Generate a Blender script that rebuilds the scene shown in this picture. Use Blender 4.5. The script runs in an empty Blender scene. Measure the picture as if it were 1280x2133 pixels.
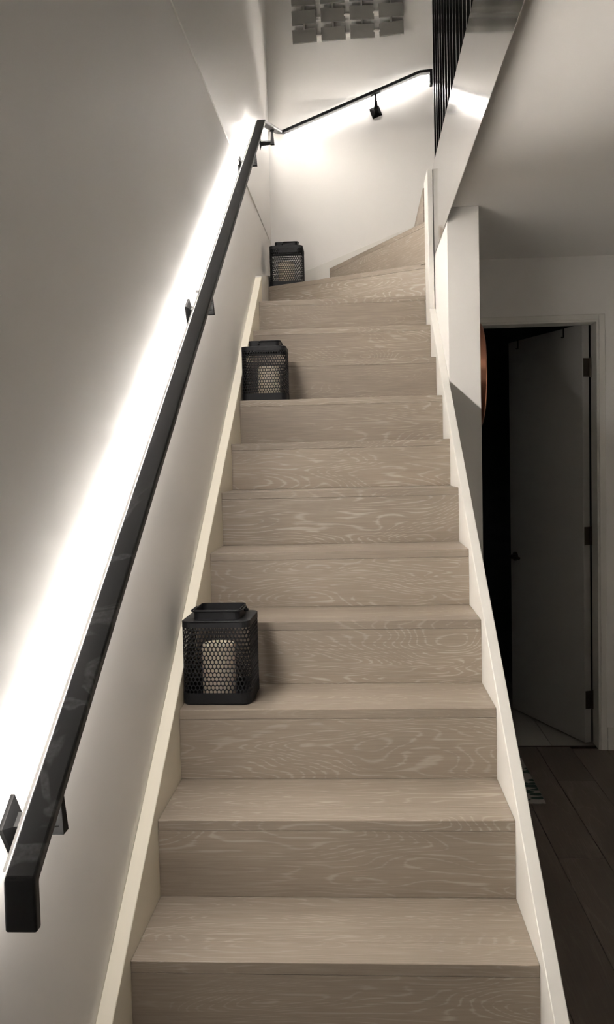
import bpy, bmesh, math, random
from mathutils import Vector, Matrix
random.seed(7)
PI = math.pi
S = bpy.context.scene
COL = S.collection

# ------------------------------------------------------------------ camera, world, exposure
CAM_LOC = (0.47236, -1.67178, 1.14144)
CAM_R = (0.99788896, 0.06044938, -0.02373787)
CAM_U = (0.02041476, 0.05500988, 0.99827709)
CAM_F = (-0.06165105, 0.9966543, -0.05365969)
cam_data = bpy.data.cameras.new('camera')
cam = bpy.data.objects.new('camera', cam_data)
COL.objects.link(cam)
cam.matrix_world = Matrix(((CAM_R[0], CAM_U[0], -CAM_F[0], CAM_LOC[0]),
                           (CAM_R[1], CAM_U[1], -CAM_F[1], CAM_LOC[1]),
                           (CAM_R[2], CAM_U[2], -CAM_F[2], CAM_LOC[2]),
                           (0, 0, 0, 1)))
cam_data.sensor_fit = 'VERTICAL'
cam_data.sensor_height = 24.0
cam_data.lens = 24.0 * 1850.0 / 2133.0
cam_data.clip_start = 0.02
S.camera = cam

world = bpy.data.worlds.new('world')
S.world = world
world.use_nodes = True
world.node_tree.nodes['Background'].inputs[0].default_value = (1.0, 0.9, 0.8, 1)
world.node_tree.nodes['Background'].inputs[1].default_value = 0.0

S.view_settings.view_transform = 'Standard'
S.view_settings.look = 'None'
S.view_settings.gamma = 1.0
S.view_settings.use_curve_mapping = False
S.view_settings.exposure = 0.0
LED_STRENGTH = 6.0            # glow of the diffuser itself
LED_NARROW, LED_WIDE, LED_HALO = 19.0, 4.2, 1.0   # watts per metre thrown at the wall: lens beam, light spilling down, light spilling up
LED_SPREAD = math.radians(47)
LED_TILT = math.radians(2)
LED_COLOR = (1.0, 0.948, 0.90)
S.cycles.max_bounces = 14
S.cycles.diffuse_bounces = 8
S.cycles.glossy_bounces = 6
S.cycles.sample_clamp_indirect = 40.0
S.cycles.use_denoising = True
S.cycles.use_guiding = True
S.cycles.guiding_training_samples = 32
S.cycles.caustics_reflective = False
S.cycles.caustics_refractive = False

# ------------------------------------------------------------------ helpers
def tag(o, label=None, cat=None, group=None, kind=None):
    if label: o['label'] = label
    if cat: o['category'] = cat
    if group: o['group'] = group
    if kind: o['kind'] = kind
    return o

def empty(name, loc, rotz=0.0, label=None, cat=None, group=None, kind=None, parent=None):
    o = bpy.data.objects.new(name, None)
    COL.objects.link(o)
    o.location = loc
    o.rotation_euler = (0, 0, rotz)
    o.empty_display_size = 0.1
    if parent: o.parent = parent
    return tag(o, label, cat, group, kind)

class MB:
    """collects shapes for ONE mesh object"""
    def __init__(self):
        self.bm = bmesh.new()
    def add(self, vs, fs, bevel=0.0, seg=1):
        vv = [self.bm.verts.new(v) for v in vs]
        ff = [self.bm.faces.new([vv[i] for i in f]) for f in fs]
        if bevel > 0:
            bmesh.ops.recalc_face_normals(self.bm, faces=ff)
            es = list({e for f in ff for e in f.edges})
            bmesh.ops.bevel(self.bm, geom=es, offset=bevel, segments=seg, affect='EDGES', profile=0.6, clamp_overlap=True)
        return vv
    def box(self, x0, x1, y0, y1, z0, z1, bevel=0.0, seg=1):
        vs = [(x0,y0,z0),(x1,y0,z0),(x1,y1,z0),(x0,y1,z0),(x0,y0,z1),(x1,y0,z1),(x1,y1,z1),(x0,y1,z1)]
        fs = [(0,3,2,1),(4,5,6,7),(0,1,5,4),(1,2,6,5),(2,3,7,6),(3,0,4,7)]
        self.add(vs, fs, bevel, seg); return self
    def prism(self, poly, d, bevel=0.0, seg=1):
        """poly: 3-D points of a flat polygon, d: extrusion vector"""
        n = len(poly); d = Vector(d)
        vs = [tuple(Vector(p)) for p in poly] + [tuple(Vector(p) + d) for p in poly]
        fs = [tuple(range(n))[::-1], tuple(range(n, 2*n))] + [(i, (i+1) % n, n+(i+1) % n, n+i) for i in range(n)]
        self.add(vs, fs, bevel, seg); return self
    def obox(self, c, ax, ay, az, bevel=0.0, seg=1):
        """box centred at c with half-vectors ax, ay, az"""
        c, ax, ay, az = Vector(c), Vector(ax), Vector(ay), Vector(az)
        vs = [tuple(c + ax*i + ay*j + az*k) for (i,j,k) in ((-1,-1,-1),(1,-1,-1),(1,1,-1),(-1,1,-1),(-1,-1,1),(1,-1,1),(1,1,1),(-1,1,1))]
        fs = [(0,3,2,1),(4,5,6,7),(0,1,5,4),(1,2,6,5),(2,3,7,6),(3,0,4,7)]
        self.add(vs, fs, bevel, seg); return self
    def loft(self, rings, cap=True):
        """rings: lists of the same number of points, closed loops"""
        n = len(rings[0]); R = [[self.bm.verts.new(p) for p in r] for r in rings]
        for a, b in zip(R[:-1], R[1:]):
            for i in range(n):
                self.bm.faces.new((a[i], a[(i+1) % n], b[(i+1) % n], b[i]))
        if cap:
            self.bm.faces.new(R[0][::-1]); self.bm.faces.new(R[-1])
        return self
    def tube(self, pts, r, n=8):
        pts = [Vector(p) for p in pts]; rings = []
        for i, p in enumerate(pts):
            t = (pts[min(i+1, len(pts)-1)] - pts[max(i-1, 0)]).normalized()
            a = t.orthogonal().normalized() if abs(t.z) > 0.9 else t.cross(Vector((0,0,1))).normalized()
            b = t.cross(a).normalized()
            rr = r[i] if isinstance(r, (list, tuple)) else r
            rings.append([tuple(p + (a*math.cos(2*PI*k/n) + b*math.sin(2*PI*k/n))*rr) for k in range(n)])
        return self.loft(rings)
    def lathe(self, prof, c, n=24, axis='z'):
        rings = []
        for r, h in prof:
            ring = []
            for k in range(n):
                a = 2*PI*k/n; ca, sa = math.cos(a)*r, math.sin(a)*r
                ring.append((c[0]+ca, c[1]+sa, c[2]+h) if axis == 'z' else (c[0]+h, c[1]+ca, c[2]+sa) if axis == 'x' else (c[0]+ca, c[1]+h, c[2]+sa))
            rings.append(ring)
        return self.loft(rings)
    def build(self, name, m, parent=None, local=False, smooth=False, autosmooth=None, kind=None, recalc=True):
        bm = self.bm
        if recalc: bmesh.ops.recalc_face_normals(bm, faces=bm.faces)
        me = bpy.data.meshes.new(name)
        loc = Vector((0,0,0))
        if not local:
            xs = [v.co for v in bm.verts]
            lo = Vector([min(c[i] for c in xs) for i in range(3)]); hi = Vector([max(c[i] for c in xs) for i in range(3)])
            loc = Vector(((lo.x+hi.x)/2, (lo.y+hi.y)/2, lo.z))
            for v in bm.verts: v.co -= loc
        bm.to_mesh(me); bm.free()
        me.materials.append(m)
        if smooth:
            for p in me.polygons: p.use_smooth = True
            if autosmooth:
                for e in me.edges: pass
                me.set_sharp_from_angle(angle=autosmooth)
        o = bpy.data.objects.new(name, me)
        COL.objects.link(o)
        if parent is not None:
            o.parent = parent
            if not local:
                off = Vector((0,0,0)); q = parent
                while q is not None:
                    off += Vector(q.location); q = q.parent
                loc = loc - off
        o.location = loc
        if kind: o['kind'] = kind
        return o

def struct(name, mb, m, parent=None):
    return mb.build(name, m, parent, kind='structure')

# ------------------------------------------------------------------ materials
def nodes_of(m):
    m.use_nodes = True
    nt = m.node_tree
    return nt, nt.nodes, nt.links, nt.nodes['Principled BSDF']

def mat_plain(name, col, rough=0.5, metal=0.0, bump=0.0, bscale=200.0, var=0.0, vscale=3.0, spec=0.5):
    m = bpy.data.materials.new(name)
    nt, N, L, P = nodes_of(m)
    P.inputs['Base Color'].default_value = (*col, 1)
    P.inputs['Roughness'].default_value = rough
    P.inputs['Metallic'].default_value = metal
    P.inputs['Specular IOR Level'].default_value = spec
    tc = N.new('ShaderNodeTexCoord')
    if bump > 0:
        n = N.new('ShaderNodeTexNoise'); n.inputs['Scale'].default_value = bscale; n.inputs['Detail'].default_value = 3
        b = N.new('ShaderNodeBump'); b.inputs['Strength'].default_value = bump; b.inputs['Distance'].default_value = 0.002
        L.new(tc.outputs['Object'], n.inputs['Vector']); L.new(n.outputs[0], b.inputs['Height']); L.new(b.outputs[0], P.inputs['Normal'])
    if var > 0:
        n2 = N.new('ShaderNodeTexNoise'); n2.inputs['Scale'].default_value = vscale; n2.inputs['Detail'].default_value = 4
        mx = N.new('ShaderNodeMixRGB'); mx.inputs[1].default_value = (*[c*(1-var) for c in col], 1); mx.inputs[2].default_value = (*[min(1, c*(1+var)) for c in col], 1)
        L.new(tc.outputs['Object'], n2.inputs['Vector']); L.new(n2.outputs[0], mx.inputs[0]); L.new(mx.outputs[0], P.inputs['Base Color'])
    return m

def mat_wood(name, dark, mid, lime, rings=15.0, lime_amt=0.6, along='x', rough=0.5):
    """smoked oak: contour lines of a stretched noise make cathedral grain, filled with pale lime"""
    m = bpy.data.materials.new(name)
    nt, N, L, P = nodes_of(m)
    tc = N.new('ShaderNodeTexCoord'); oi = N.new('ShaderNodeObjectInfo')
    off = N.new('ShaderNodeVectorMath'); off.operation = 'SCALE'; off.inputs[0].default_value = (37.0, 61.0, 83.0)
    L.new(oi.outputs['Random'], off.inputs['Scale'])
    add = N.new('ShaderNodeVectorMath'); add.operation = 'ADD'
    mp = N.new('ShaderNodeMapping'); mp.inputs['Scale'].default_value = (1.15, 6.5, 6.5) if along == 'x' else (6.0, 1.0, 6.0)
    L.new(tc.outputs['Object'], mp.inputs['Vector']); L.new(mp.outputs[0], add.inputs[0]); L.new(off.outputs[0], add.inputs[1])
    n1 = N.new('ShaderNodeTexNoise'); n1.inputs['Scale'].default_value = 1.0; n1.inputs['Detail'].default_value = 2.5; n1.inputs['Roughness'].default_value = 0.42; n1.inputs['Distortion'].default_value = 0.35
    L.new(add.outputs[0], n1.inputs['Vector'])
    mu = N.new('ShaderNodeMath'); mu.operation = 'MULTIPLY'; mu.inputs[1].default_value = rings
    L.new(n1.outputs[0], mu.inputs[0])
    pp = N.new('ShaderNodeMath'); pp.operation = 'PINGPONG'; pp.inputs[1].default_value = 0.5
    L.new(mu.outputs[0], pp.inputs[0])
    # fibres
    mp2 = N.new('ShaderNodeMapping'); mp2.inputs['Scale'].default_value = (9.0, 230.0, 230.0) if along == 'x' else (230.0, 9.0, 230.0)
    L.new(tc.outputs['Object'], mp2.inputs['Vector'])
    add2 = N.new('ShaderNodeVectorMath'); add2.operation = 'ADD'; L.new(mp2.outputs[0], add2.inputs[0]); L.new(off.outputs[0], add2.inputs[1])
    n2 = N.new('ShaderNodeTexNoise'); n2.inputs['Scale'].default_value = 1.0; n2.inputs['Detail'].default_value = 3.0; n2.inputs['Roughness'].default_value = 0.6
    L.new(add2.outputs[0], n2.inputs['Vector'])
    mad = N.new('ShaderNodeMath'); mad.operation = 'MULTIPLY_ADD'; mad.inputs[1].default_value = 0.85
    L.new(n2.outputs[0], mad.inputs[0]); L.new(pp.outputs[0], mad.inputs[2])
    lr = N.new('ShaderNodeMapRange'); lr.interpolation_type = 'SMOOTHSTEP'
    lr.inputs['From Min'].default_value = 0.76; lr.inputs['From Max'].default_value = 0.96
    L.new(mad.outputs[0], lr.inputs['Value'])
    # patchiness of the lime
    n3 = N.new('ShaderNodeTexNoise'); n3.inputs['Scale'].default_value = 0.9; n3.inputs['Detail'].default_value = 3.0
    add3 = N.new('ShaderNodeVectorMath'); add3.operation = 'ADD'; add3.inputs[1].default_value = (5.2, 1.3, 9.1); L.new(add.outputs[0], add3.inputs[0]); L.new(add3.outputs[0], n3.inputs['Vector'])
    pr = N.new('ShaderNodeMapRange'); pr.inputs['From Min'].default_value = 0.35; pr.inputs['From Max'].default_value = 0.65; pr.inputs['To Max'].default_value = lime_amt
    L.new(n3.outputs[0], pr.inputs['Value'])
    am = N.new('ShaderNodeMath'); am.operation = 'MULTIPLY'; L.new(lr.outputs[0], am.inputs[0]); L.new(pr.outputs[0], am.inputs[1])
    base = N.new('ShaderNodeMixRGB'); base.inputs[1].default_value = (*dark, 1); base.inputs[2].default_value = (*mid, 1)
    mixf = N.new('ShaderNodeMath'); mixf.operation = 'MULTIPLY_ADD'; mixf.inputs[1].default_value = 2.6; mixf.inputs[2].default_value = -0.8; mixf.use_clamp = True
    sm = N.new('ShaderNodeMath'); sm.operation = 'ADD'
    h1 = N.new('ShaderNodeMath'); h1.operation = 'MULTIPLY'; h1.inputs[1].default_value = 0.45; L.new(n2.outputs[0], h1.inputs[0])
    h2 = N.new('ShaderNodeMath'); h2.operation = 'MULTIPLY'; h2.inputs[1].default_value = 0.55; L.new(n3.outputs[0], h2.inputs[0])
    L.new(h1.outputs[0], sm.inputs[0]); L.new(h2.outputs[0], sm.inputs[1]); L.new(sm.outputs[0], mixf.inputs[0]); L.new(mixf.outputs[0], base.inputs[0])
    # each board a touch lighter or darker
    hsv = N.new('ShaderNodeHueSaturation'); vr = N.new('ShaderNodeMapRange'); vr.inputs['To Min'].default_value = 0.92; vr.inputs['To Max'].default_value = 1.08
    L.new(oi.outputs['Random'], vr.inputs['Value']); L.new(vr.outputs[0], hsv.inputs['Value']); L.new(base.outputs[0], hsv.inputs['Color'])
    mixl = N.new('ShaderNodeMixRGB'); mixl.inputs[2].default_value = (*lime, 1)
    L.new(am.outputs[0], mixl.inputs[0]); L.new(hsv.outputs[0], mixl.inputs[1])
    L.new(mixl.outputs[0], P.inputs['Base Color'])
    P.inputs['Roughness'].default_value = rough
    P.inputs['Specular IOR Level'].default_value = 0.3
    b = N.new('ShaderNodeBump'); b.inputs['Strength'].default_value = 0.12; b.inputs['Distance'].default_value = 0.001
    L.new(n2.outputs[0], b.inputs['Height']); L.new(b.outputs[0], P.inputs['Normal'])
    return m

def mat_emit(name, col, strength):
    m = bpy.data.materials.new(name)
    nt, N, L, P = nodes_of(m)
    e = N.new('ShaderNodeEmission'); e.inputs[0].default_value = (*col, 1); e.inputs[1].default_value = strength
    L.new(e.outputs[0], N['Material Output'].inputs[0])
    N.remove(P)
    return m

def mat_rail():
    """satin black, rubbed dusty in patches near the foot"""
    m = bpy.data.materials.new('rail_black')
    nt, N, L, P = nodes_of(m)
    tc = N.new('ShaderNodeTexCoord'); ge = N.new('ShaderNodeNewGeometry')
    n = N.new('ShaderNodeTexNoise'); n.inputs['Scale'].default_value = 7.0; n.inputs['Detail'].default_value = 3; n.inputs['Distortion'].default_value = 1.2
    n2 = N.new('ShaderNodeTexNoise'); n2.inputs['Scale'].default_value = 160.0; n2.inputs['Detail'].default_value = 2
    L.new(tc.outputs['Object'], n.inputs['Vector']); L.new(tc.outputs['Object'], n2.inputs['Vector'])
    m1 = N.new('ShaderNodeMapRange'); m1.interpolation_type = 'SMOOTHSTEP'; m1.inputs['From Min'].default_value = 0.53; m1.inputs['From Max'].default_value = 0.57
    m2 = N.new('ShaderNodeMapRange'); m2.interpolation_type = 'SMOOTHSTEP'; m2.inputs['From Min'].default_value = 0.56; m2.inputs['From Max'].default_value = 0.70; m2.inputs['To Min'].default_value = 1; m2.inputs['To Max'].default_value = 0.1
    L.new(n.outputs[0], m1.inputs['Value']); L.new(n.outputs[0], m2.inputs['Value'])
    mr = N.new('ShaderNodeMath'); mr.operation = 'MULTIPLY'; L.new(m1.outputs[0], mr.inputs[0]); L.new(m2.outputs[0], mr.inputs[1])
    g = N.new('ShaderNodeMath'); g.operation = 'MULTIPLY'; L.new(mr.outputs[0], g.inputs[0]); L.new(n2.outputs[0], g.inputs[1])
    sp = N.new('ShaderNodeSeparateXYZ'); L.new(ge.outputs['Position'], sp.inputs[0])
    fade = N.new('ShaderNodeMapRange'); fade.inputs['From Min'].default_value = 0.10; fade.inputs['From Max'].default_value = 0.0
    L.new(sp.outputs['Y'], fade.inputs['Value'])
    g2 = N.new('ShaderNodeMath'); g2.operation = 'MULTIPLY'; L.new(g.outputs[0], g2.inputs[0]); L.new(fade.outputs[0], g2.inputs[1])
    mx = N.new('ShaderNodeMixRGB'); mx.inputs[1].default_value = (0.016, 0.016, 0.018, 1); mx.inputs[2].default_value = (0.10, 0.10, 0.105, 1)
    L.new(g2.outputs[0], mx.inputs[0]); L.new(mx.outputs[0], P.inputs['Base Color'])
    P.inputs['Roughness'].default_value = 0.5
    P.inputs['Specular IOR Level'].default_value = 0.35
    return m

def mat_steel():
    m = bpy.data.materials.new('brushed_steel')
    nt, N, L, P = nodes_of(m)
    tc = N.new('ShaderNodeTexCoord'); mp = N.new('ShaderNodeMapping'); mp.inputs['Scale'].default_value = (1, 400, 4)
    n = N.new('ShaderNodeTexNoise'); n.inputs['Scale'].default_value = 1.0; n.inputs['Detail'].default_value = 3
    L.new(tc.outputs['Object'], mp.inputs['Vector']); L.new(mp.outputs[0], n.inputs['Vector'])
    b = N.new('ShaderNodeBump'); b.inputs['Strength'].default_value = 0.03; b.inputs['Distance'].default_value = 0.001
    L.new(n.outputs[0], b.inputs['Height']); L.new(b.outputs[0], P.inputs['Normal'])
    P.inputs['Base Color'].default_value = (0.54, 0.53, 0.525, 1)
    P.inputs['Metallic'].default_value = 1.0
    P.inputs['Roughness'].default_value = 0.08
    return m

def mat_rug():
    """cream mat printed with dark green leaves"""
    m = bpy.data.materials.new('leaf_mat')
    nt, N, L, P = nodes_of(m)
    tc = N.new('ShaderNodeTexCoord'); mp = N.new('ShaderNodeMapping'); mp.inputs['Scale'].default_value = (13, 30, 1); mp.inputs['Rotation'].default_value = (0, 0, 0.45)
    v = N.new('ShaderNodeTexVoronoi'); v.inputs['Scale'].default_value = 1.0
    L.new(tc.outputs['Object'], mp.inputs['Vector']); L.new(mp.outputs[0], v.inputs['Vector'])
    mr = N.new('ShaderNodeMapRange'); mr.inputs['From Min'].default_value = 0.50; mr.inputs['From Max'].default_value = 0.56
    L.new(v.outputs['Distance'], mr.inputs['Value'])
    mx = N.new('ShaderNodeMixRGB'); mx.inputs[1].default_value = (0.012, 0.035, 0.028, 1); mx.inputs[2].default_value = (0.24, 0.225, 0.205, 1)
    L.new(mr.outputs[0], mx.inputs[0]); L.new(mx.outputs[0], P.inputs['Base Color'])
    P.inputs['Roughness'].default_value = 0.95
    return m

WALL = mat_plain('wall_paint', (0.75, 0.735, 0.71), 0.55, bump=0.04, bscale=260, spec=0.35)
WALL_SATIN = mat_plain('wall_paint_satin', (0.75, 0.735, 0.71), 0.33, bump=0.03, bscale=60, spec=0.4)
CEIL = mat_plain('ceiling_paint', (0.74, 0.725, 0.70), 0.8, bump=0.03, bscale=300, spec=0.2)
TRIM = mat_plain('trim_paint', (0.69, 0.675, 0.635), 0.42, bump=0.03, bscale=40, spec=0.4)
CAPLIT = mat_plain('cream_cap_lit', (0.86, 0.81, 0.68), 0.45, bump=0.04, bscale=40, spec=0.4)  # brighter than the trim: strip light on the left cap put into the paint
WOOD = mat_wood('limed_oak', (0.215, 0.178, 0.143), (0.325, 0.274, 0.222), (0.50, 0.45, 0.39), rings=52.0, lime_amt=0.6)
FLOORWOOD = mat_wood('floor_oak', (0.10, 0.082, 0.07), (0.15, 0.122, 0.103), (0.21, 0.185, 0.165), rings=10, lime_amt=0.35, along='y', rough=0.45)
RAIL = mat_rail()
BLACK = mat_plain('black_powder_coat', (0.008, 0.0083, 0.0095), 0.55, bump=0.05, bscale=500, spec=0.25)
BRACKET = mat_plain('black_chrome', (0.003, 0.003, 0.003), 0.6, spec=0.08)
STEEL = mat_steel()
BALUSTER = mat_plain('black_bar', (0.004, 0.004, 0.0045), 0.12, spec=0.6)
LED = mat_emit('led_light', LED_COLOR, LED_STRENGTH)
CHANNEL = mat_plain('opal_channel', (0.72, 0.72, 0.70), 0.5)
CLEAR = mat_plain('clear_plastic', (0.85, 0.85, 0.85), 0.08, spec=0.8)
CLEAR.node_tree.nodes['Principled BSDF'].inputs['Transmission Weight'].default_value = 0.6
CANDLE = mat_plain('ivory_wax', (0.72, 0.63, 0.50), 0.55, var=0.05, vscale=20)
CANDLE.node_tree.nodes['Principled BSDF'].inputs['Subsurface Weight'].default_value = 0.25
CANDLE.node_tree.nodes['Principled BSDF'].inputs['Subsurface Radius'].default_value = (0.02, 0.012, 0.006)
WICK = mat_plain('wick', (0.05, 0.04, 0.03), 0.9)
COPPER = mat_plain('copper', (0.62, 0.30, 0.20), 0.25, metal=1.0, bump=0.02, bscale=30)
DOORPAINT = mat_plain('door_paint', (0.50, 0.49, 0.475), 0.5, bump=0.03, bscale=80)
HINGE = mat_plain('hinge_metal', (0.10, 0.085, 0.07), 0.4, metal=0.8)
TILE = mat_plain('floor_tile', (0.35, 0.335, 0.31), 0.5, var=0.06, vscale=5)
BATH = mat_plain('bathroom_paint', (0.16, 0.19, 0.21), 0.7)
ART = mat_plain('art_panel', (0.165, 0.16, 0.145), 0.7, bump=0.05, bscale=150, var=0.03)  # wall-toned panels; their shade is put into this dark base colour
RUG = mat_rug()

# ------------------------------------------------------------------ key dimensions
G, R = 0.2615, 0.175           # going, rise
XL, XR = 0.0, 0.795            # clear stair width
XW = -0.032                    # left wall face
XO = 0.823                     # outer face of right stringer, stair side of closet wall
YB = 3.61                      # back wall face
YC = 1.845                     # front of the closet wall
XC = 0.946                     # hall side of the closet wall
YD = 2.78                      # door wall face
ZF = -0.32                     # hall floor
ZC = 2.12                      # hall ceiling
ZU = 2.45                      # upper floor
ZT = 4.9                       # upper ceiling
XH = 2.75                      # hall right wall
YR = -4.0                      # wall behind the camera

# ------------------------------------------------------------------ setting
wl = struct('wall_left', MB().box(XW-0.20, XW-0.008, YR-0.1, YB+0.2, ZF-0.1, ZT+0.05), WALL)
MB().box(XW-0.010, XW, YR-0.1, YB, ZF, 2.4400).build('wall_panel', WALL, wl)
MB().box(XW-0.010, XW+0.0045, YR-0.1, YB, 2.4402, ZT).build('wall_panel', WALL_SATIN, wl)
m = MB().box(XW-0.1, XC, YB, YB+0.12, ZF-0.1, ZC+0.1); m.box(XW-0.1, XH+0.1, YB, YB+0.12, ZC+0.1, ZT+0.05)
struct('wall_back', m, WALL)
struct('wall_right', MB().box(XH, XH+0.12, YR-0.1, YB, ZF-0.1, ZT+0.05), WALL)
struct('wall_rear', MB().box(XW-0.01, XH, YR-0.12, YR, ZF-0.1, ZT+0.05), WALL)
struct('wall_closet', MB().box(XO, XC, YC, YB, ZF-0.1, ZC, bevel=0.0015), WALL)
# door wall with its opening
DX0, DX1, DZ = 0.955, 1.645, 1.814
m = MB().box(XC, DX0, YD, YD+0.11, ZF-0.1, ZC); m.box(DX1, XH, YD, YD+0.11, ZF-0.1, ZC); m.box(DX0, DX1, YD, YD+0.11, DZ, ZC)
struct('wall_door', m, WALL)
struct('ceiling', MB().box(XO-0.0012, XH, YR, YB, ZC, ZU), CEIL)
struct('ceiling', MB().box(XW, XO-0.0012, YR, -1.352, ZC, ZU), CEIL)
struct('ceiling', MB().box(XW-0.1, XH+0.1, YR-0.1, YB+0.1, ZT, ZT+0.1), CEIL)

# hall floor: base slab and single oak boards
fl = struct('floor', MB().box(XW, XH, YR, YD+0.05, ZF-0.10, ZF-0.012), FLOORWOOD)
bw = 0.17
def board(x0, x1, y0, y1):
    MB().box(x0+0.0007, x1-0.0007, y0+0.0007, y1-0.0007, ZF-0.0122, ZF, bevel=0.0012).build('board', FLOORWOOD, fl)
x = XO; k = 0
while x < XH-0.02:
    y = YR + [-0.0, 0.9, 0.45, 1.25][k % 4] - 1.7
    while y < YD+0.05:
        y0, y1 = max(y, YR), min(y+1.7, YD+0.05)
        if y1-y0 > 0.05: board(x, min(x+bw, XH), y0, y1)
        y += 1.7
    x += bw; k += 1
x = XW; k = 1
while x < XO-0.01:
    y = YR + [0.0, 0.9, 0.45, 1.25][k % 4] - 1.7
    while y < -0.53:
        y0, y1 = max(y, YR), min(y+1.7, -0.53)
        if y1-y0 > 0.05: board(x, min(x+bw, XO), y0, y1)
        y += 1.7
    x += bw; k += 1


# bathroom beyond the door
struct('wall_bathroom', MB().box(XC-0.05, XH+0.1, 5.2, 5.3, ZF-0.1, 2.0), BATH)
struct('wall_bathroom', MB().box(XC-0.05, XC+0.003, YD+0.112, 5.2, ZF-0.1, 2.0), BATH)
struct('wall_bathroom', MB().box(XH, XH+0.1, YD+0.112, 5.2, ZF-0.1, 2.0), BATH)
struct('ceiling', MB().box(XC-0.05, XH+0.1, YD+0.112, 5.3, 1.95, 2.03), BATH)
tf = struct('floor', MB().box(XC, XH, YD+0.05, 5.2, ZF-0.10, ZF-0.010), TILE)
for i in range(4):
    for j in range(5):
        x0, y0 = XC+0.02+i*0.45, YD+0.066+j*0.45
        MB().box(x0+0.0015, min(x0+0.4485, XH), y0+0.0015, min(y0+0.4485, 5.19), ZF-0.0105, ZF-0.002, bevel=0.001).build('floor_tile', TILE, tf)
struct('trim_1', MB().box(DX0, DX1, YD+0.050, YD+0.064, ZF-0.012, ZF+0.002), HINGE)
# skirting board right of the door
struct('baseboard_door', MB().box(DX1+0.030, XH, YD-0.010, YD, ZF, ZF+0.115, bevel=0.002), TRIM)
struct('baseboard_right', MB().box(XH-0.010, XH, YR, YD-0.010, ZF, ZF+0.115, bevel=0.002), TRIM)

# ------------------------------------------------------------------ door
dr = empty('door_1', (DX1-0.004, YD+0.10, ZF), kind='structure')
m = MB()
aw = 0.028
m.box(DX1-0.002, DX1+aw, YD-0.008, YD, ZF, DZ+aw-0.004, bevel=0.002)
m.box(DX0-0.006, DX0+0.004, YD-0.008, YD, ZF, DZ+aw-0.004, bevel=0.002)
m.box(DX0+0.004, DX1-0.002, YD-0.008, YD, DZ-0.002, DZ+aw-0.004, bevel=0.002)
m.box(DX1-0.012, DX1-0.0002, YD-0.001, YD+0.112, ZF, DZ-0.0002); m.box(DX0+0.0002, DX0+0.012, YD-0.001, YD+0.112, ZF, DZ-0.0002); m.box(DX0+0.012, DX1-0.012, YD-0.001, YD+0.112, DZ-0.012, DZ-0.0002)
m.build('door_frame', TRIM, dr)
th = math.atan2(0.364, 0.931)          # opened about 69 degrees into the bathroom
hx, hy = DX1-0.020, YD+0.104
dv = Vector((-math.sin(th), math.cos(th), 0)); nv = Vector((-math.cos(th), -math.sin(th), 0))
LW, LT = 0.705, 0.038
zb, zt = ZF+0.006, DZ-0.006
p0 = Vector((hx, hy, 0)) + dv*0.004
c = p0 + dv*(LW/2) - nv*(-LT/2)
m = MB().obox((c.x, c.y, (zb+zt)/2), dv*(LW/2), nv*(LT/2), (0, 0, (zt-zb)/2), bevel=0.002)
leaf = m.build('door_leaf', DOORPAINT, dr)
for zc in (1.592, 0.746, -0.093):
    m = MB()
    q = p0 - dv*0.001 + nv*(LT*0.45)
    m.obox((q.x, q.y, zc), dv*0.0015, nv*0.017, (0, 0, 0.046), bevel=0.0006)
    e = p0 - dv*0.005 - nv*0.004
    m.tube([(e.x, e.y, zc-0.048), (e.x, e.y, zc+0.048)], 0.006, 10)
    for dz in (-0.03, 0.0, 0.03):
        s_ = q - dv*0.002
        m.obox((s_.x, s_.y, zc+dz), dv*0.001, nv*0.003, (0, 0, 0.003))
    m.build('hinge', HINGE, dr)
# lever handle with its round rose, hall face of the leaf
m = MB(); f0 = p0 + dv*(LW-0.055) + nv*LT
zk = 0.585
def P3(a, b, z): q = f0 + dv*a + nv*b; return (q.x, q.y, z)
def disc_pts(b, r, n=20):
    return [tuple(Vector(P3(0, b, zk)) + dv*(r*math.cos(2*PI*k/n)) + Vector((0, 0, r*math.sin(2*PI*k/n)))) for k in range(n)]
m.loft([disc_pts(0.0, 0.026), disc_pts(0.007, 0.026), disc_pts(0.009, 0.023)])
m.tube([P3(0, 0.006, zk), P3(0, 0.045, zk)], 0.010, 12)
m.tube([P3(0.004, 0.045, zk), P3(-0.03, 0.049, zk), P3(-0.115, 0.049, zk)], [0.010, 0.010, 0.0085], 12)
m.build('door_handle', HINGE, dr)
# two strap hooks slung over the top of the leaf
for a, lab in ((0.16, 'small black strap hook over the door top, the one nearer the hinges'), (0.60, 'small black strap hook over the door top, the one nearer the free edge')):
    h0 = p0 + dv*a
    ho = empty('over_door_hook', (h0.x, h0.y, zt), 0, lab, 'hook', 'hooks over the door top')
    m = MB(); w = dv*0.0045
    def Q(b, z): q = h0 + nv*b; return Vector((q.x, q.y, z))
    m.obox(Q(LT/2, zt+0.0012), w, nv*(LT/2+0.002), (0, 0, 0.0010))
    m.obox(Q(LT+0.0012, zt-0.022), w, nv*0.0008, (0, 0, 0.024))
    m.obox(Q(-0.0012, zt-0.014), w, nv*0.0008, (0, 0, 0.016))
    m.build('strap', BLACK, ho)
    m = MB().tube([tuple(Q(LT+0.001, zt-0.042)), tuple(Q(LT+0.008, zt-0.048)), tuple(Q(LT+0.014, zt-0.044))], 0.0028, 8)
    m.build('peg', BLACK, ho)

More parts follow.
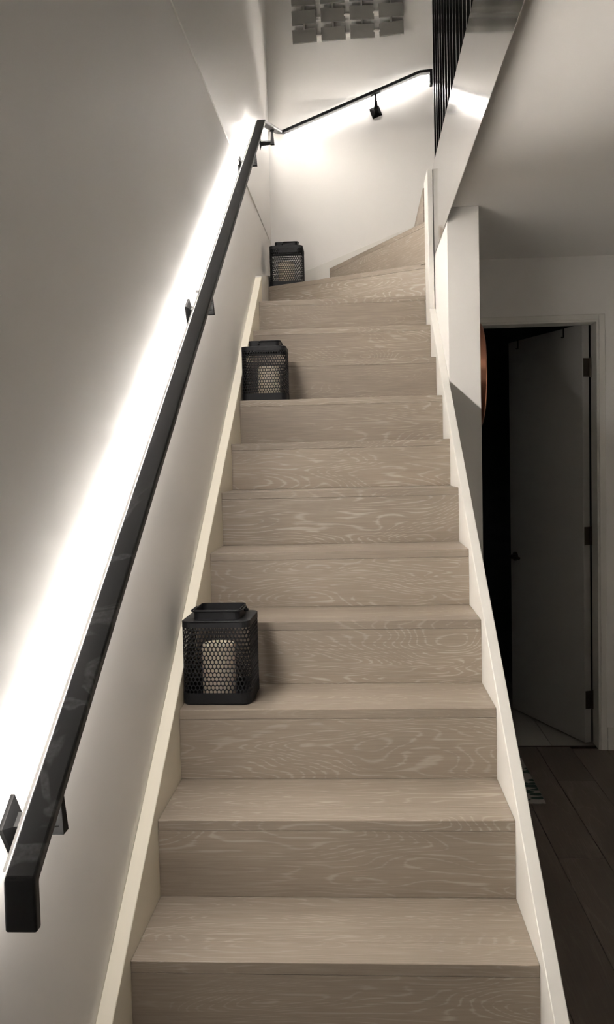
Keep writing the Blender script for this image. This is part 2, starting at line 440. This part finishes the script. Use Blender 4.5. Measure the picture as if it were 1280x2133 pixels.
# ------------------------------------------------------------------ staircase
st = empty('staircase', (XR/2, -2*G, ZF), 0, 'limed grey oak staircase with white stringers, turning right at the top', 'staircase')
NH, ND, BT = 0.0245, 0.075, 0.012      # nosing board height, depth; board thickness
zk = {i: i*R for i in range(-2, 12)}
zk.update({1: 0.1745, 3: 0.5275, 4: 0.7025, 5: 0.8725, 6: 1.0530, 7: 1.2215, 8: 1.3975, 9: 1.5765, 10: 1.7505, 11: 1.9265})
Z12, Z13 = 2.092, 2.282
zk[12], zk[13], zk[14] = Z12, Z13, ZU
E1 = 0.0003
for i in range(-1, 12):
    y0 = (i-1)*G
    zlo = zk[i-1] if i > -1 else ZF
    # riser board: flush with the nosing above it
    MB().box(XL, XR, y0, y0+BT, zlo+E1, zk[i]-NH-E1, bevel=0.0003).build('riser', WOOD, st)
    MB().box(XL, XR, y0-0.0004, y0+ND-E1, zk[i]-NH, zk[i], bevel=0.0012).build('nosing', WOOD, st)
    if i < 11:
        MB().box(XL, XR, y0+ND, y0+G+BT-0.002, zk[i]-0.016, zk[i]-0.0003, bevel=0.0008).build('tread', WOOD, st)

def winder(A, B, zlo, zhi):
    """riser and nosing along the line A-B (left end A), facing the walker"""
    A, B = Vector((*A, 0)), Vector((*B, 0)); d = (B-A).normalized(); n = Vector((-d.y, d.x, 0))   # n points up the stairs
    LN = (B-A).length; ang = math.atan2(d.y, d.x)
    def brd(name, b0, b1, z0, z1, bv):
        o = MB().box(-LN/2, LN/2, b0, b1, 0, z1-z0, bevel=bv).build(name, WOOD, st, local=True)
        o.location = (A+B)/2 + Vector((0, 0, z0)) - Vector(st.location); o.rotation_euler = (0, 0, ang)
    brd('riser', 0, BT, zlo-0.006, zhi-NH-E1, 0.0004)
    brd('nosing', -0.0004, ND-E1, zhi-NH, zhi, 0.0014)
    return n
A12, B12 = (XL, 3.105), (XR, 2.687)
A13, B13 = (0.312, YB-0.012), (XR-0.002, 2.665)
B12 = (0.818, B12[1]-(0.818-XR)*(A12[1]-B12[1])/(XR-XL)); B13 = (0.806, B13[1]-0.022)
n12 = winder(A12, B12, zk[11], Z12)
n13 = winder(A13, B13, Z12, Z13)
a12 = Vector((*A12, 0))+n12*ND; b12 = Vector((*B12, 0))+n12*ND
a13 = Vector((*A13, 0))+n13*ND; b13 = Vector((*B13, 0))+n13*ND
def flat(pts, z): return [(p[0], p[1], z) for p in pts]
MB().prism(flat([(XL, 10*G+ND), (XR, 10*G+ND), (XR, 2.70), (XL, 3.115)], zk[11]-0.016), (0, 0, 0.0157), bevel=0.0008).build('tread', WOOD, st)
MB().prism(flat([(XL, a12.y+0.001), (b12.x-0.004, b12.y+0.003), (A13[0]+0.020, A13[1]), (XL, YB-0.012)], Z12-0.016), (0, 0, 0.0157), bevel=0.0008).build('tread', WOOD, st)
MB().prism(flat([(a13.x+0.001, YB-0.012), (b13.x, b13.y+0.002), (XR, b13.y+0.002), (XR, YB-0.012)], Z13-0.016), (0, 0, 0.0157), bevel=0.0008).build('tread', WOOD, st)
n14 = winder((0.796, YB-0.012), (0.796, 2.69), Z13, ZU)

# stringers: top edge 48 mm above the nosing line
SH = 0.048
def nl(y): return (y/G+1)*R
ye = 2.765
def strg(x0, x1, ya, yb, name, mt, label):
    P = [(x0, ya, ZF), (x0, ya, nl(ya)+SH), (x0, yb, nl(yb)+SH), (x0, yb, ZF)]
    o = MB().prism(P, (x1-x0, 0, 0), bevel=0.0015).build(name, mt, st)
    o['label'] = label
    return o
strg(XW+0.0005, XL-0.0003, -2*G-0.12, ye, 'stringer', CAPLIT, 'cream stringer board along the left wall, strip light put into its paint')
strg(XR+0.0003, XO, -2*G-0.12, 2.40, 'stringer', TRIM, 'white stringer on the open right side')
# skirting that carries on round the winders
P = [(XW+0.0005, ye, 1.8), (XW+0.0005, ye, 2.078), (XW+0.0005, 3.12, 2.155), (XW+0.0005, YB, 2.25), (XW+0.0005, YB, 1.8)]
MB().prism(P, (-0.0008-XW, 0, 0), bevel=0.001).build('skirting', TRIM, st)
P = [(XL, YB-0.0003, 1.95), (XL, YB-0.0003, 2.210), (0.84, YB-0.0003, 2.5215), (0.84, YB-0.0003, 1.95)]
MB().prism(P, (0, -0.0115, 0), bevel=0.001).build('skirting', TRIM, st)
# newel board at the top of the right stringer
MB().box(XR, XO-0.0040, 2.401, 2.60, 1.76, 2.4455, bevel=0.0015).build('newel', TRIM, st)

# ------------------------------------------------------------------ steel fascia and balustrade along the upper floor
tag(MB().box(XO-0.0035, XO-0.0015, -1.35, 2.66, 2.0625, ZU+0.003, bevel=0.0006).build('edge_fascia', STEEL), 'wide mirror-like brushed steel panel along the edge of the upper floor', 'panel')
bl = empty('balustrade', (XO+0.012, 0.6, ZU), 0, 'black balustrade of slim upright bars standing above the steel edge panel', 'balustrade')
bx = XO+0.010
yb_ = 2.39
while yb_ > -1.3:
    MB().box(bx-0.005, bx+0.005, yb_-0.0065, yb_+0.0065, ZU+0.0015, 3.40).build('baluster', BALUSTER, bl)
    yb_ -= 0.1005
MB().box(bx-0.011, bx+0.011, -1.35, 2.42, 3.40, 3.425, bevel=0.002).build('top_rail', BALUSTER, bl)

# ------------------------------------------------------------------ handrail with light strip
hr = empty('handrail', (0.038, -0.6, 0.64), 0, 'flat black wall handrail lit from behind, climbing the left wall and round the corner', 'handrail')
RX0, RW, RT = 0.018, 0.041, 0.0165
sl = 0.6645
def rz(y): return 1.055 + sl*y
YA, ZA = 2.565, rz(2.565)
YK, ZK = YB-0.050-RW/2, 3.065
xc_ = RX0+RW/2
# centre line of the top face: (point, local up, local side) - swept rectangle
def sweep(path, w, t, up_fn=None):
    """path of points on the middle of the top face; mitred sweep of a w x t bar"""
    pts = [Vector(p) for p in path]; n = len(pts); rings = []
    segs = [(pts[i+1]-pts[i]).normalized() for i in range(n-1)]
    def frame(d, prev_side):
        if abs(d.z) > 0.98: side = prev_side
        else: side = Vector((d.y, -d.x, 0)).normalized()
        up = side.cross(d).normalized()
        return side, up
    fr = []; ps = None
    for d in segs:
        if ps is None and abs(d.z) > 0.98:
            nd = next(s for s in segs if abs(s.z) < 0.98); ps = Vector((nd.y, -nd.x, 0)).normalized()
        s_, u_ = frame(d, ps); fr.append((s_, u_)); ps = s_
    for i in range(n):
        j0, j1 = max(i-1, 0), min(i, n-2)
        d0, d1 = segs[j0], segs[j1]
        s_, u_ = fr[j0]
        tn = (d0+d1).normalized()
        ring = []
        for (a, b) in ((-w/2, 0), (w/2, 0), (w/2, -t), (-w/2, -t)):
            p = pts[i] + s_*a + u_*b
            # slide along d0 onto the mitre plane
            k = (pts[i]-p).dot(tn)/max(1e-6, d0.dot(tn))
            ring.append(tuple(p + d0*k))
        rings.append(ring)
    return rings
y_end = -0.622
path1 = [(xc_, y_end, rz(y_end)-0.0740), (xc_, y_end, rz(y_end)-0.004), (xc_, YA, ZA), (xc_, YK, ZK), (xc_+0.032, YK, ZK), (0.852, YK, 3.357), (0.9235, YK, 3.3615), (0.9235, YK, 3.275)]
m = MB(); m.loft(sweep(path1, RW, RT))
bmesh.ops.recalc_face_normals(m.bm, faces=m.bm.faces)
bmesh.ops.bevel(m.bm, geom=[e for e in m.bm.edges], offset=0.0035, segments=3, profile=0.5, affect='EDGES', clamp_overlap=True)
m.build('rail', RAIL, hr)
# light strip: slim profile under the wall-side edge of the bar, tilted towards the wall
def strip(pa, pb, side, L0=0.0010, hw=0.0050):
    """side: unit vector from the bar towards the wall; returns (glowing strip, channel)"""
    a, b = Vector(pa), Vector(pb); d = (b-a).normalized(); s_ = Vector(side)
    up = d.cross(s_).normalized()
    if up.z < 0: up = -up
    a = a + s_*(RW/2-0.0035) - up*0.0095; b = b + s_*(RW/2-0.0035) - up*0.0095
    ca, sa = math.cos(LED_TILT), math.sin(LED_TILT)
    n_ = s_*ca - up*sa; v = up*ca + s_*sa
    c, hl = (a+b)/2, (b-a)/2
    led = MB().obox(c + n_*0.0042, hl, v*0.0030, n_*0.0008)
    ch = MB()
    for k in (-1, 1): ch.obox(c + v*k*(hw+0.0006) + n_*(0.0034+L0/2), hl, v*0.0006, n_*(L0/2+0.0034))
    ch.obox(c + n_*0.0026, hl, v*hw, n_*0.0006)
    for nm, w, spr, tilt in (('led_beam', LED_NARROW, LED_SPREAD, LED_TILT), ('led_spill', LED_WIDE, PI, math.radians(75)), ('led_halo', LED_HALO, PI, math.radians(-12))):
        ld = bpy.data.lights.new(nm, 'AREA'); ld.shape = 'RECTANGLE'; ld.size = (b-a).length; ld.size_y = 0.006
        if abs(s_.y) > 0.5 and nm != 'led_beam': w *= 0.40
        elif abs(s_.y) > 0.5: w *= 0.85
        elif a.y > YA-0.05: w *= 0.75 if nm == 'led_beam' else 0.4
        ld.energy = w*(b-a).length; ld.color = LED_COLOR; ld.spread = spr
        lo = bpy.data.objects.new(nm, ld); COL.objects.link(lo)
        nl_ = s_*math.cos(tilt) - up*math.sin(tilt)
        zc = -nl_; xc = d; yc = zc.cross(xc)
        p = c + n_*(0.0078 if nm == 'led_beam' else 0.0084) - up*(0.003 if tilt > 0.3 else 0.0)
        lo.matrix_world = Matrix(((xc.x, yc.x, zc.x, p.x), (xc.y, yc.y, zc.y, p.y), (xc.z, yc.z, zc.z, p.z), (0, 0, 0, 1)))
    return led, ch
for pa, pb, sd in ((path1[1], path1[2], (-1,0,0)), (path1[2], path1[3], (-1,0,0)), (path1[4], path1[5], (0,1,0)), (path1[5], path1[6], (0,1,0))):
    a, b = Vector(pa), Vector(pb); d = (b-a).normalized()
    led, ch = strip(a+d*0.012, b-d*0.012, sd)
    led.build('led_strip', LED, hr)['label'] = 'glowing light strip on the wall side of the bar'
    ch.build('light_channel', CHANNEL, hr)

def bracket(px, wall, prail):
    """wall plate + arm + clip; px: plate centre on the wall; wall normal; prail: point on the underside of the bar; """
    px, wn, pr = Vector(px), Vector(wall), Vector(prail)
    b = empty('bracket', px, parent=hr); b.location = px - Vector(hr.location)
    tdir = Vector((0, 1, 0)) if abs(wn.x) > 0.5 else Vector((1, 0, 0))
    slope = sl if abs(wn.x) > 0.5 else 0.376
    d = (tdir + Vector((0, 0, slope))).normalized(); u = wn.cross(d).normalized()
    m = MB()
    h = 0.029
    def sq(c, hh): return [tuple(c + d*hh*i + u*hh*j) for (i, j) in ((-1,-1),(1,-1),(1,1),(-1,1))]
    m.loft([sq(px+wn*0.0003, h), sq(px+wn*0.006, h), sq(px+wn*0.014, 0.008)])
    m.build('wall_plate', BRACKET, b)
    el = px + wn*(pr-px).dot(wn)
    el.z = px.z; vdir = (pr-el)
    m = MB()
    w = 0.0105
    m.loft([sq(px+wn*0.012, 0.012), sq(el+wn*0.004, w*0.72)])
    t2 = tdir
    def hq(c, hh): return [tuple(c + t2*hh*i + wn*hh*j) for (i, j) in ((-1,-1),(1,-1),(1,1),(-1,1))]
    m.loft([hq(el-Vector((0,0,w)), w), hq(pr, 0.0045)])
    m.build('arm', BRACKET, b)
    upn = wn.cross(d); upn = upn if upn.z > 0 else -upn
    MB().obox(pr - upn*0.0013, d*0.030, wn*0.011, upn*0.0012, bevel=0.0005).build('clip', BRACKET, b)
for y in (-0.475, 0.962, 2.244):
    z = rz(y)
    bracket((XW, y, z-0.094), (1, 0, 0), (xc_, y, z-RT*1.2-0.0007))
y = 3.12; z = ZA + (ZK-ZA)*(y-YA)/(YK-YA)
bracket((XW, y, z-0.085), (1, 0, 0), (xc_, y, z-RT*1.06-0.0007))
x_ = 0.600; z = ZK + (3.357-ZK)*(x_-(xc_+0.032))/(0.852-(xc_+0.032))
bracket((x_, YB, z-0.095), (0, -1, 0), (x_, YK, z-RT*1.07-0.0007))

# clear plastic joiner of the light strip, poking out between bar and wall
y = 0.886
mj = MB().obox((RX0-0.005, y, rz(y)-0.002), (0.0045, 0, 0), (0, 0.009*0.83, 0.009*0.55), (0, -0.003*0.55, 0.003*0.83), bevel=0.0012, seg=2)
mj.build('strip_joiner', CLEAR, hr)

# ------------------------------------------------------------------ lanterns
LWID, LHT, LCR = 0.178, 0.2175, 0.025
def rr_point(s, w=LWID, r=LCR, off=0.0):
    """point on a rounded square perimeter, s in 0..1, and outward offset"""
    a = w/2-r; side = 2*a; arc = PI*r/2; per = 4*(side+arc)
    s = (s % 1.0)*per
    for q in range(4):
        c, sn = math.cos(q*PI/2), math.sin(q*PI/2)
        if s <= side:
            x, y, nx, ny = -a+s, -w/2, 0, -1
        elif s <= side+arc:
            t = (s-side)/r; nx, ny = math.sin(t), -math.cos(t); x, y = a+nx*r, -a+ny*r
        else:
            s -= side+arc; continue
        x += nx*off; y += ny*off
        return (x*c-y*sn, x*sn+y*c)
    return rr_point(0.0, w, r, off)
def rr_ring(w, r, z, n=6):
    pts = []
    a = w/2-r
    for q in range(4):
        cx, cy = [(a,-a),(a,a),(-a,a),(-a,-a)][q]
        for k in range(n+1):
            t = -PI/2+q*PI/2+k*PI/2/n
            pts.append((cx+r*math.cos(t), cy+r*math.sin(t), z))
    return pts
def perforated():
    NC, NR = 66, 16
    per = 4*(LWID-2*LCR)+2*PI*LCR; a = per/NC; b = 0.0111
    z0 = 0.0285+b/2
    h1 = 2*b/3
    me = bpy.data.meshes.new('perforated_body'); V = []; F = []
    hexo = [(0, h1), (-a/4, (h1+b/3)/2), (-a/2, b/3), (-a/2, 0), (-a/2, -b/3), (-a/4, -(h1+b/3)/2), (0, -h1), (a/4, -(h1+b/3)/2), (a/2, -b/3), (a/2, 0), (a/2, b/3), (a/4, (h1+b/3)/2)]
    hol = [(x*0.76*(1.0 if k % 2 else 0.965), y*0.76*(1.0 if k % 2 else 0.95)) for k, (x, y) in enumerate(hexo)]
    for r in range(NR):
        for c in range(NC):
            s0 = (c+(0.5 if r % 2 else 0.0))*a; zc = z0+r*b
            base = len(V)
            for ring, off in ((hexo, 0.0), (hol, 0.0), (hol, -0.0012), (hexo, -0.0012)):
                for (du, dv_) in ring:
                    x, y = rr_point((s0+du)/per, off=off)
                    V.append((x, y, min(max(zc+dv_, 0.026), 0.2075)))
            for k in range(12):
                k2 = (k+1) % 12
                for q in range(3):
                    F.append((base+q*12+k, base+q*12+k2, base+(q+1)*12+k2, base+(q+1)*12+k))
    me.from_pydata(V, [], F); me.materials.append(BLACK); me.update()
    return me
def band(z0, z1, e=0.0006, cham=0.0):
    m = MB(); wo = LWID+2*e; wi = LWID-0.0036
    rings = []
    if cham: rings.append(rr_ring(wo-2*cham, LCR, z0))
    rings += [rr_ring(wo, LCR+e, z0+cham), rr_ring(wo, LCR+e, z1), rr_ring(wi, LCR-0.0018, z1), rr_ring(wi, LCR-0.0018, z0)]
    n = len(rings[0]); Rg = [[m.bm.verts.new(p) for p in r] for r in rings]
    for A, B in zip(Rg, Rg[1:]+Rg[:1]):
        for i in range(n): m.bm.faces.new((A[i], A[(i+1) % n], B[(i+1) % n], B[i]))
    return m
def make_lantern():
    root = empty('lantern', (0, 0, 0))
    me = perforated(); o = bpy.data.objects.new('perforated_body', me); COL.objects.link(o); o.parent = root
    m = band(0.0, 0.031, cham=0.004)
    m.loft([rr_ring(LWID-0.006, LCR-0.002, 0.0005), rr_ring(LWID-0.006, LCR-0.002, 0.003)])
    m.build('base', BLACK, root, local=True)
    m = band(0.2005, LHT-0.002)
    cw = 0.122
    # top plate: ring between outer edge and collar opening
    rings = [rr_ring(LWID+0.0012, LCR+0.0006, LHT-0.004), rr_ring(LWID+0.0012, LCR+0.0006, LHT-0.001), rr_ring(LWID-0.002, LCR, LHT), rr_ring(cw-0.003, 0.013, LHT), rr_ring(cw-0.003, 0.013, LHT-0.004)]
    n = len(rings[0]); Rg = [[m.bm.verts.new(p) for p in r] for r in rings]
    for A, B in zip(Rg, Rg[1:]+Rg[:1]):
        for i in range(n): m.bm.faces.new((A[i], A[(i+1) % n], B[(i+1) % n], B[i]))
    m.build('top_frame', BLACK, root, local=True)
    m = MB(); ch = 0.025
    rings = [rr_ring(cw, 0.015, LHT-0.002), rr_ring(cw, 0.015, LHT+ch), rr_ring(cw-0.004, 0.013, LHT+ch), rr_ring(cw-0.004, 0.013, LHT-0.002)]
    n = len(rings[0]); Rg = [[m.bm.verts.new(p) for p in r] for r in rings]
    for A, B in zip(Rg, Rg[1:]+Rg[:1]):
        for i in range(n): m.bm.faces.new((A[i], A[(i+1) % n], B[(i+1) % n], B[i]))
    m.build('collar', BLACK, root, local=True)
    # bail: wire folded down round the front half of the collar, pinned on both sides
    e = cw/2+0.0055; yy = -cw/2-0.0055; r = 0.016
    pts = [(-e, 0.020, LHT+0.013), (-e, 0.017, LHT+0.0205), (-e, 0.010, LHT+0.0225), (-e, yy+r, LHT+0.0225)]
    for k in range(1, 6): t = PI+k*PI/2/6; pts.append((-e+r+r*math.cos(t), yy+r+r*math.sin(t), LHT+0.0225))
    for k in range(0, 6): t = 1.5*PI+k*PI/2/6; pts.append((e-r+r*math.cos(t), yy+r+r*math.sin(t), LHT+0.0225))
    pts += [(e, yy+r, LHT+0.0225), (e, 0.010, LHT+0.0225), (e, 0.017, LHT+0.0205), (e, 0.020, LHT+0.013)]
    MB().tube(pts, 0.0024, 8).build('bail_handle', BLACK, root, local=True, smooth=True)
    for sx in (-1, 1):
        MB().lathe([(0.001, 0), (0.0045, 0.0), (0.0045, 0.010), (0.003, 0.0115), (0.0005, 0.0118)] if sx > 0 else [(0.001, 0), (0.0045, 0.0), (0.0045, -0.010), (0.003, -0.0115), (0.0005, -0.0118)], (sx*(cw/2-0.0005), 0.020, LHT+0.012), 12, 'x').build('pivot_knob', BLACK, root, local=True, smooth=True, autosmooth=0.6)
    return root
def copy_tree(o, parent=None):
    c = o.copy(); COL.objects.link(c); c.parent = parent
    for ch in list(o.children): copy_tree(ch, c)
    return c
def make_candle():
    m = MB()
    m.lathe([(0.0405, 0.0), (0.0440, 0.0025), (0.0445, 0.006), (0.0445, 0.136), (0.0430, 0.1395), (0.0395, 0.141), (0.034, 0.1385), (0.012, 0.136), (0.001, 0.1355)], (0, 0, 0), 40)
    root = m.build('pillar_candle', CANDLE, None, local=True, smooth=True, autosmooth=0.7)
    MB().tube([(0, 0, 0.134), (0.0005, 0, 0.143), (0.002, 0.0005, 0.149)], 0.0012, 6).build('wick', WICK, root, local=True)
    return root
lan = make_lantern(); can = make_candle()
lspec = [
    ((0.0915, 0.655, zk[3]), math.radians(-1.5), 'black perforated metal lantern on the third visible step from the bottom, nearest of the three', 'ivory pillar candle in the nearest lantern, on the lowest lantern step', (-0.008, 0.0)),
    ((0.0925, 1.962, zk[8]), math.radians(90.5), 'black perforated metal lantern halfway up the flight, middle of the three', 'ivory pillar candle in the middle lantern, halfway up the flight', (0.012, 0.0)),
    ((0.0955, 3.205, Z12), math.radians(90), 'black perforated metal lantern at the top turn against the corner, farthest of the three', 'ivory pillar candle in the farthest lantern, at the top turn', (-0.005, 0.0)),
]
for i, (loc, rot, lab, clab, coff) in enumerate(lspec):
    l = lan if i == 0 else copy_tree(lan)
    l.location = loc; l.rotation_euler = (0, 0, rot)
    tag(l, lab, 'lantern', 'lanterns on the stairs')
    c = can if i == 0 else copy_tree(can)
    c.location = (loc[0]+coff[0], loc[1]+coff[1], loc[2]+0.0032); c.rotation_euler = (0, 0, i*1.3)
    tag(c, clab, 'candle', 'candles in the lanterns')

# ------------------------------------------------------------------ wall art: lattice of tilted panels
art = empty('wall_sculpture', (0.45, YB, 3.56), 0, 'grey wall relief of small tilted panels joined in a grid, high on the back wall', 'wall art')
art.rotation_euler = (0, 0.0, 0)
tx, tz, px_, pz_ = 0.139, 0.077, 0.1665, 0.1045
rt = 0.033
rng = random.Random(3)
def AP(u, v, y): return (0.13 + u*math.cos(rt) - v*math.sin(rt)*0.5, y, 3.561 + u*math.sin(rt) + v)
for r in range(5):
    for c in range(4):
        u0, v0 = c*px_, r*pz_
        a = rng.uniform(-0.10, 0.16); b = rng.uniform(-0.05, 0.10)
        cx, cy, cz = AP(u0+tx/2, v0+tz/2, YB-0.036)
        ax = Vector((math.cos(rt)*math.cos(a), math.sin(a), math.sin(rt))).normalized()
        az = Vector((0, math.sin(b), math.cos(b)))
        az = (az - ax*az.dot(ax)).normalized(); ay = az.cross(ax)
        MB().obox((cx, cy, cz), ax*tx/2, ay*0.0055, az*tz/2, bevel=0.001).build('panel', ART, art)
        if c < 3:
            q = AP(u0+tx+(px_-tx)/2, v0+tz*0.42, YB-0.021)
            MB().obox(q, (0.019, 0, 0.0006), (0, 0.0205, 0), (0, 0, 0.004), bevel=0.0006).build('connector', TRIM, art)  # pale trim paint puts the strip light from below into these bars
        if r < 4:
            q = AP(u0+tx*0.5, v0+tz+(pz_-tz)/2, YB-0.021)
            MB().obox(q, (0.005, 0, 0), (0, 0.0205, 0), (0, 0, 0.019), bevel=0.0006).build('connector', ART, art)  # same bars in dark panel colour, shade between the rows painted in

# ------------------------------------------------------------------ copper disc on the hall side of the closet wall
cd = empty('wall_disc', (XC, 2.25, 1.507), 0, 'round copper-rimmed disc hung on the hall side of the white wall end, seen edge-on', 'wall decor')
MB().lathe([(0.200, 0.0005), (0.222, 0.0005), (0.226, 0.006), (0.226, 0.046), (0.223, 0.0505), (0.214, 0.0505), (0.212, 0.046), (0.200, 0.046)], (XC, 2.25, 1.507), 72, 'x').build('rim', COPPER, cd, smooth=True, autosmooth=0.5)
MB().lathe([(0.001, 0.030), (0.200, 0.030), (0.2125, 0.030), (0.2125, 0.034), (0.001, 0.034)], (XC, 2.25, 1.507), 72, 'x').build('face', COPPER, cd, smooth=True, autosmooth=0.5)

# ------------------------------------------------------------------ mat on the hall floor
tag(MB().box(XC+0.012, 1.226, 2.068, 2.70, ZF+0.0003, ZF+0.007, bevel=0.002).build('floor_mat', RUG), 'pale floor mat with dark green leaf print on the hall floor before the door', 'mat')
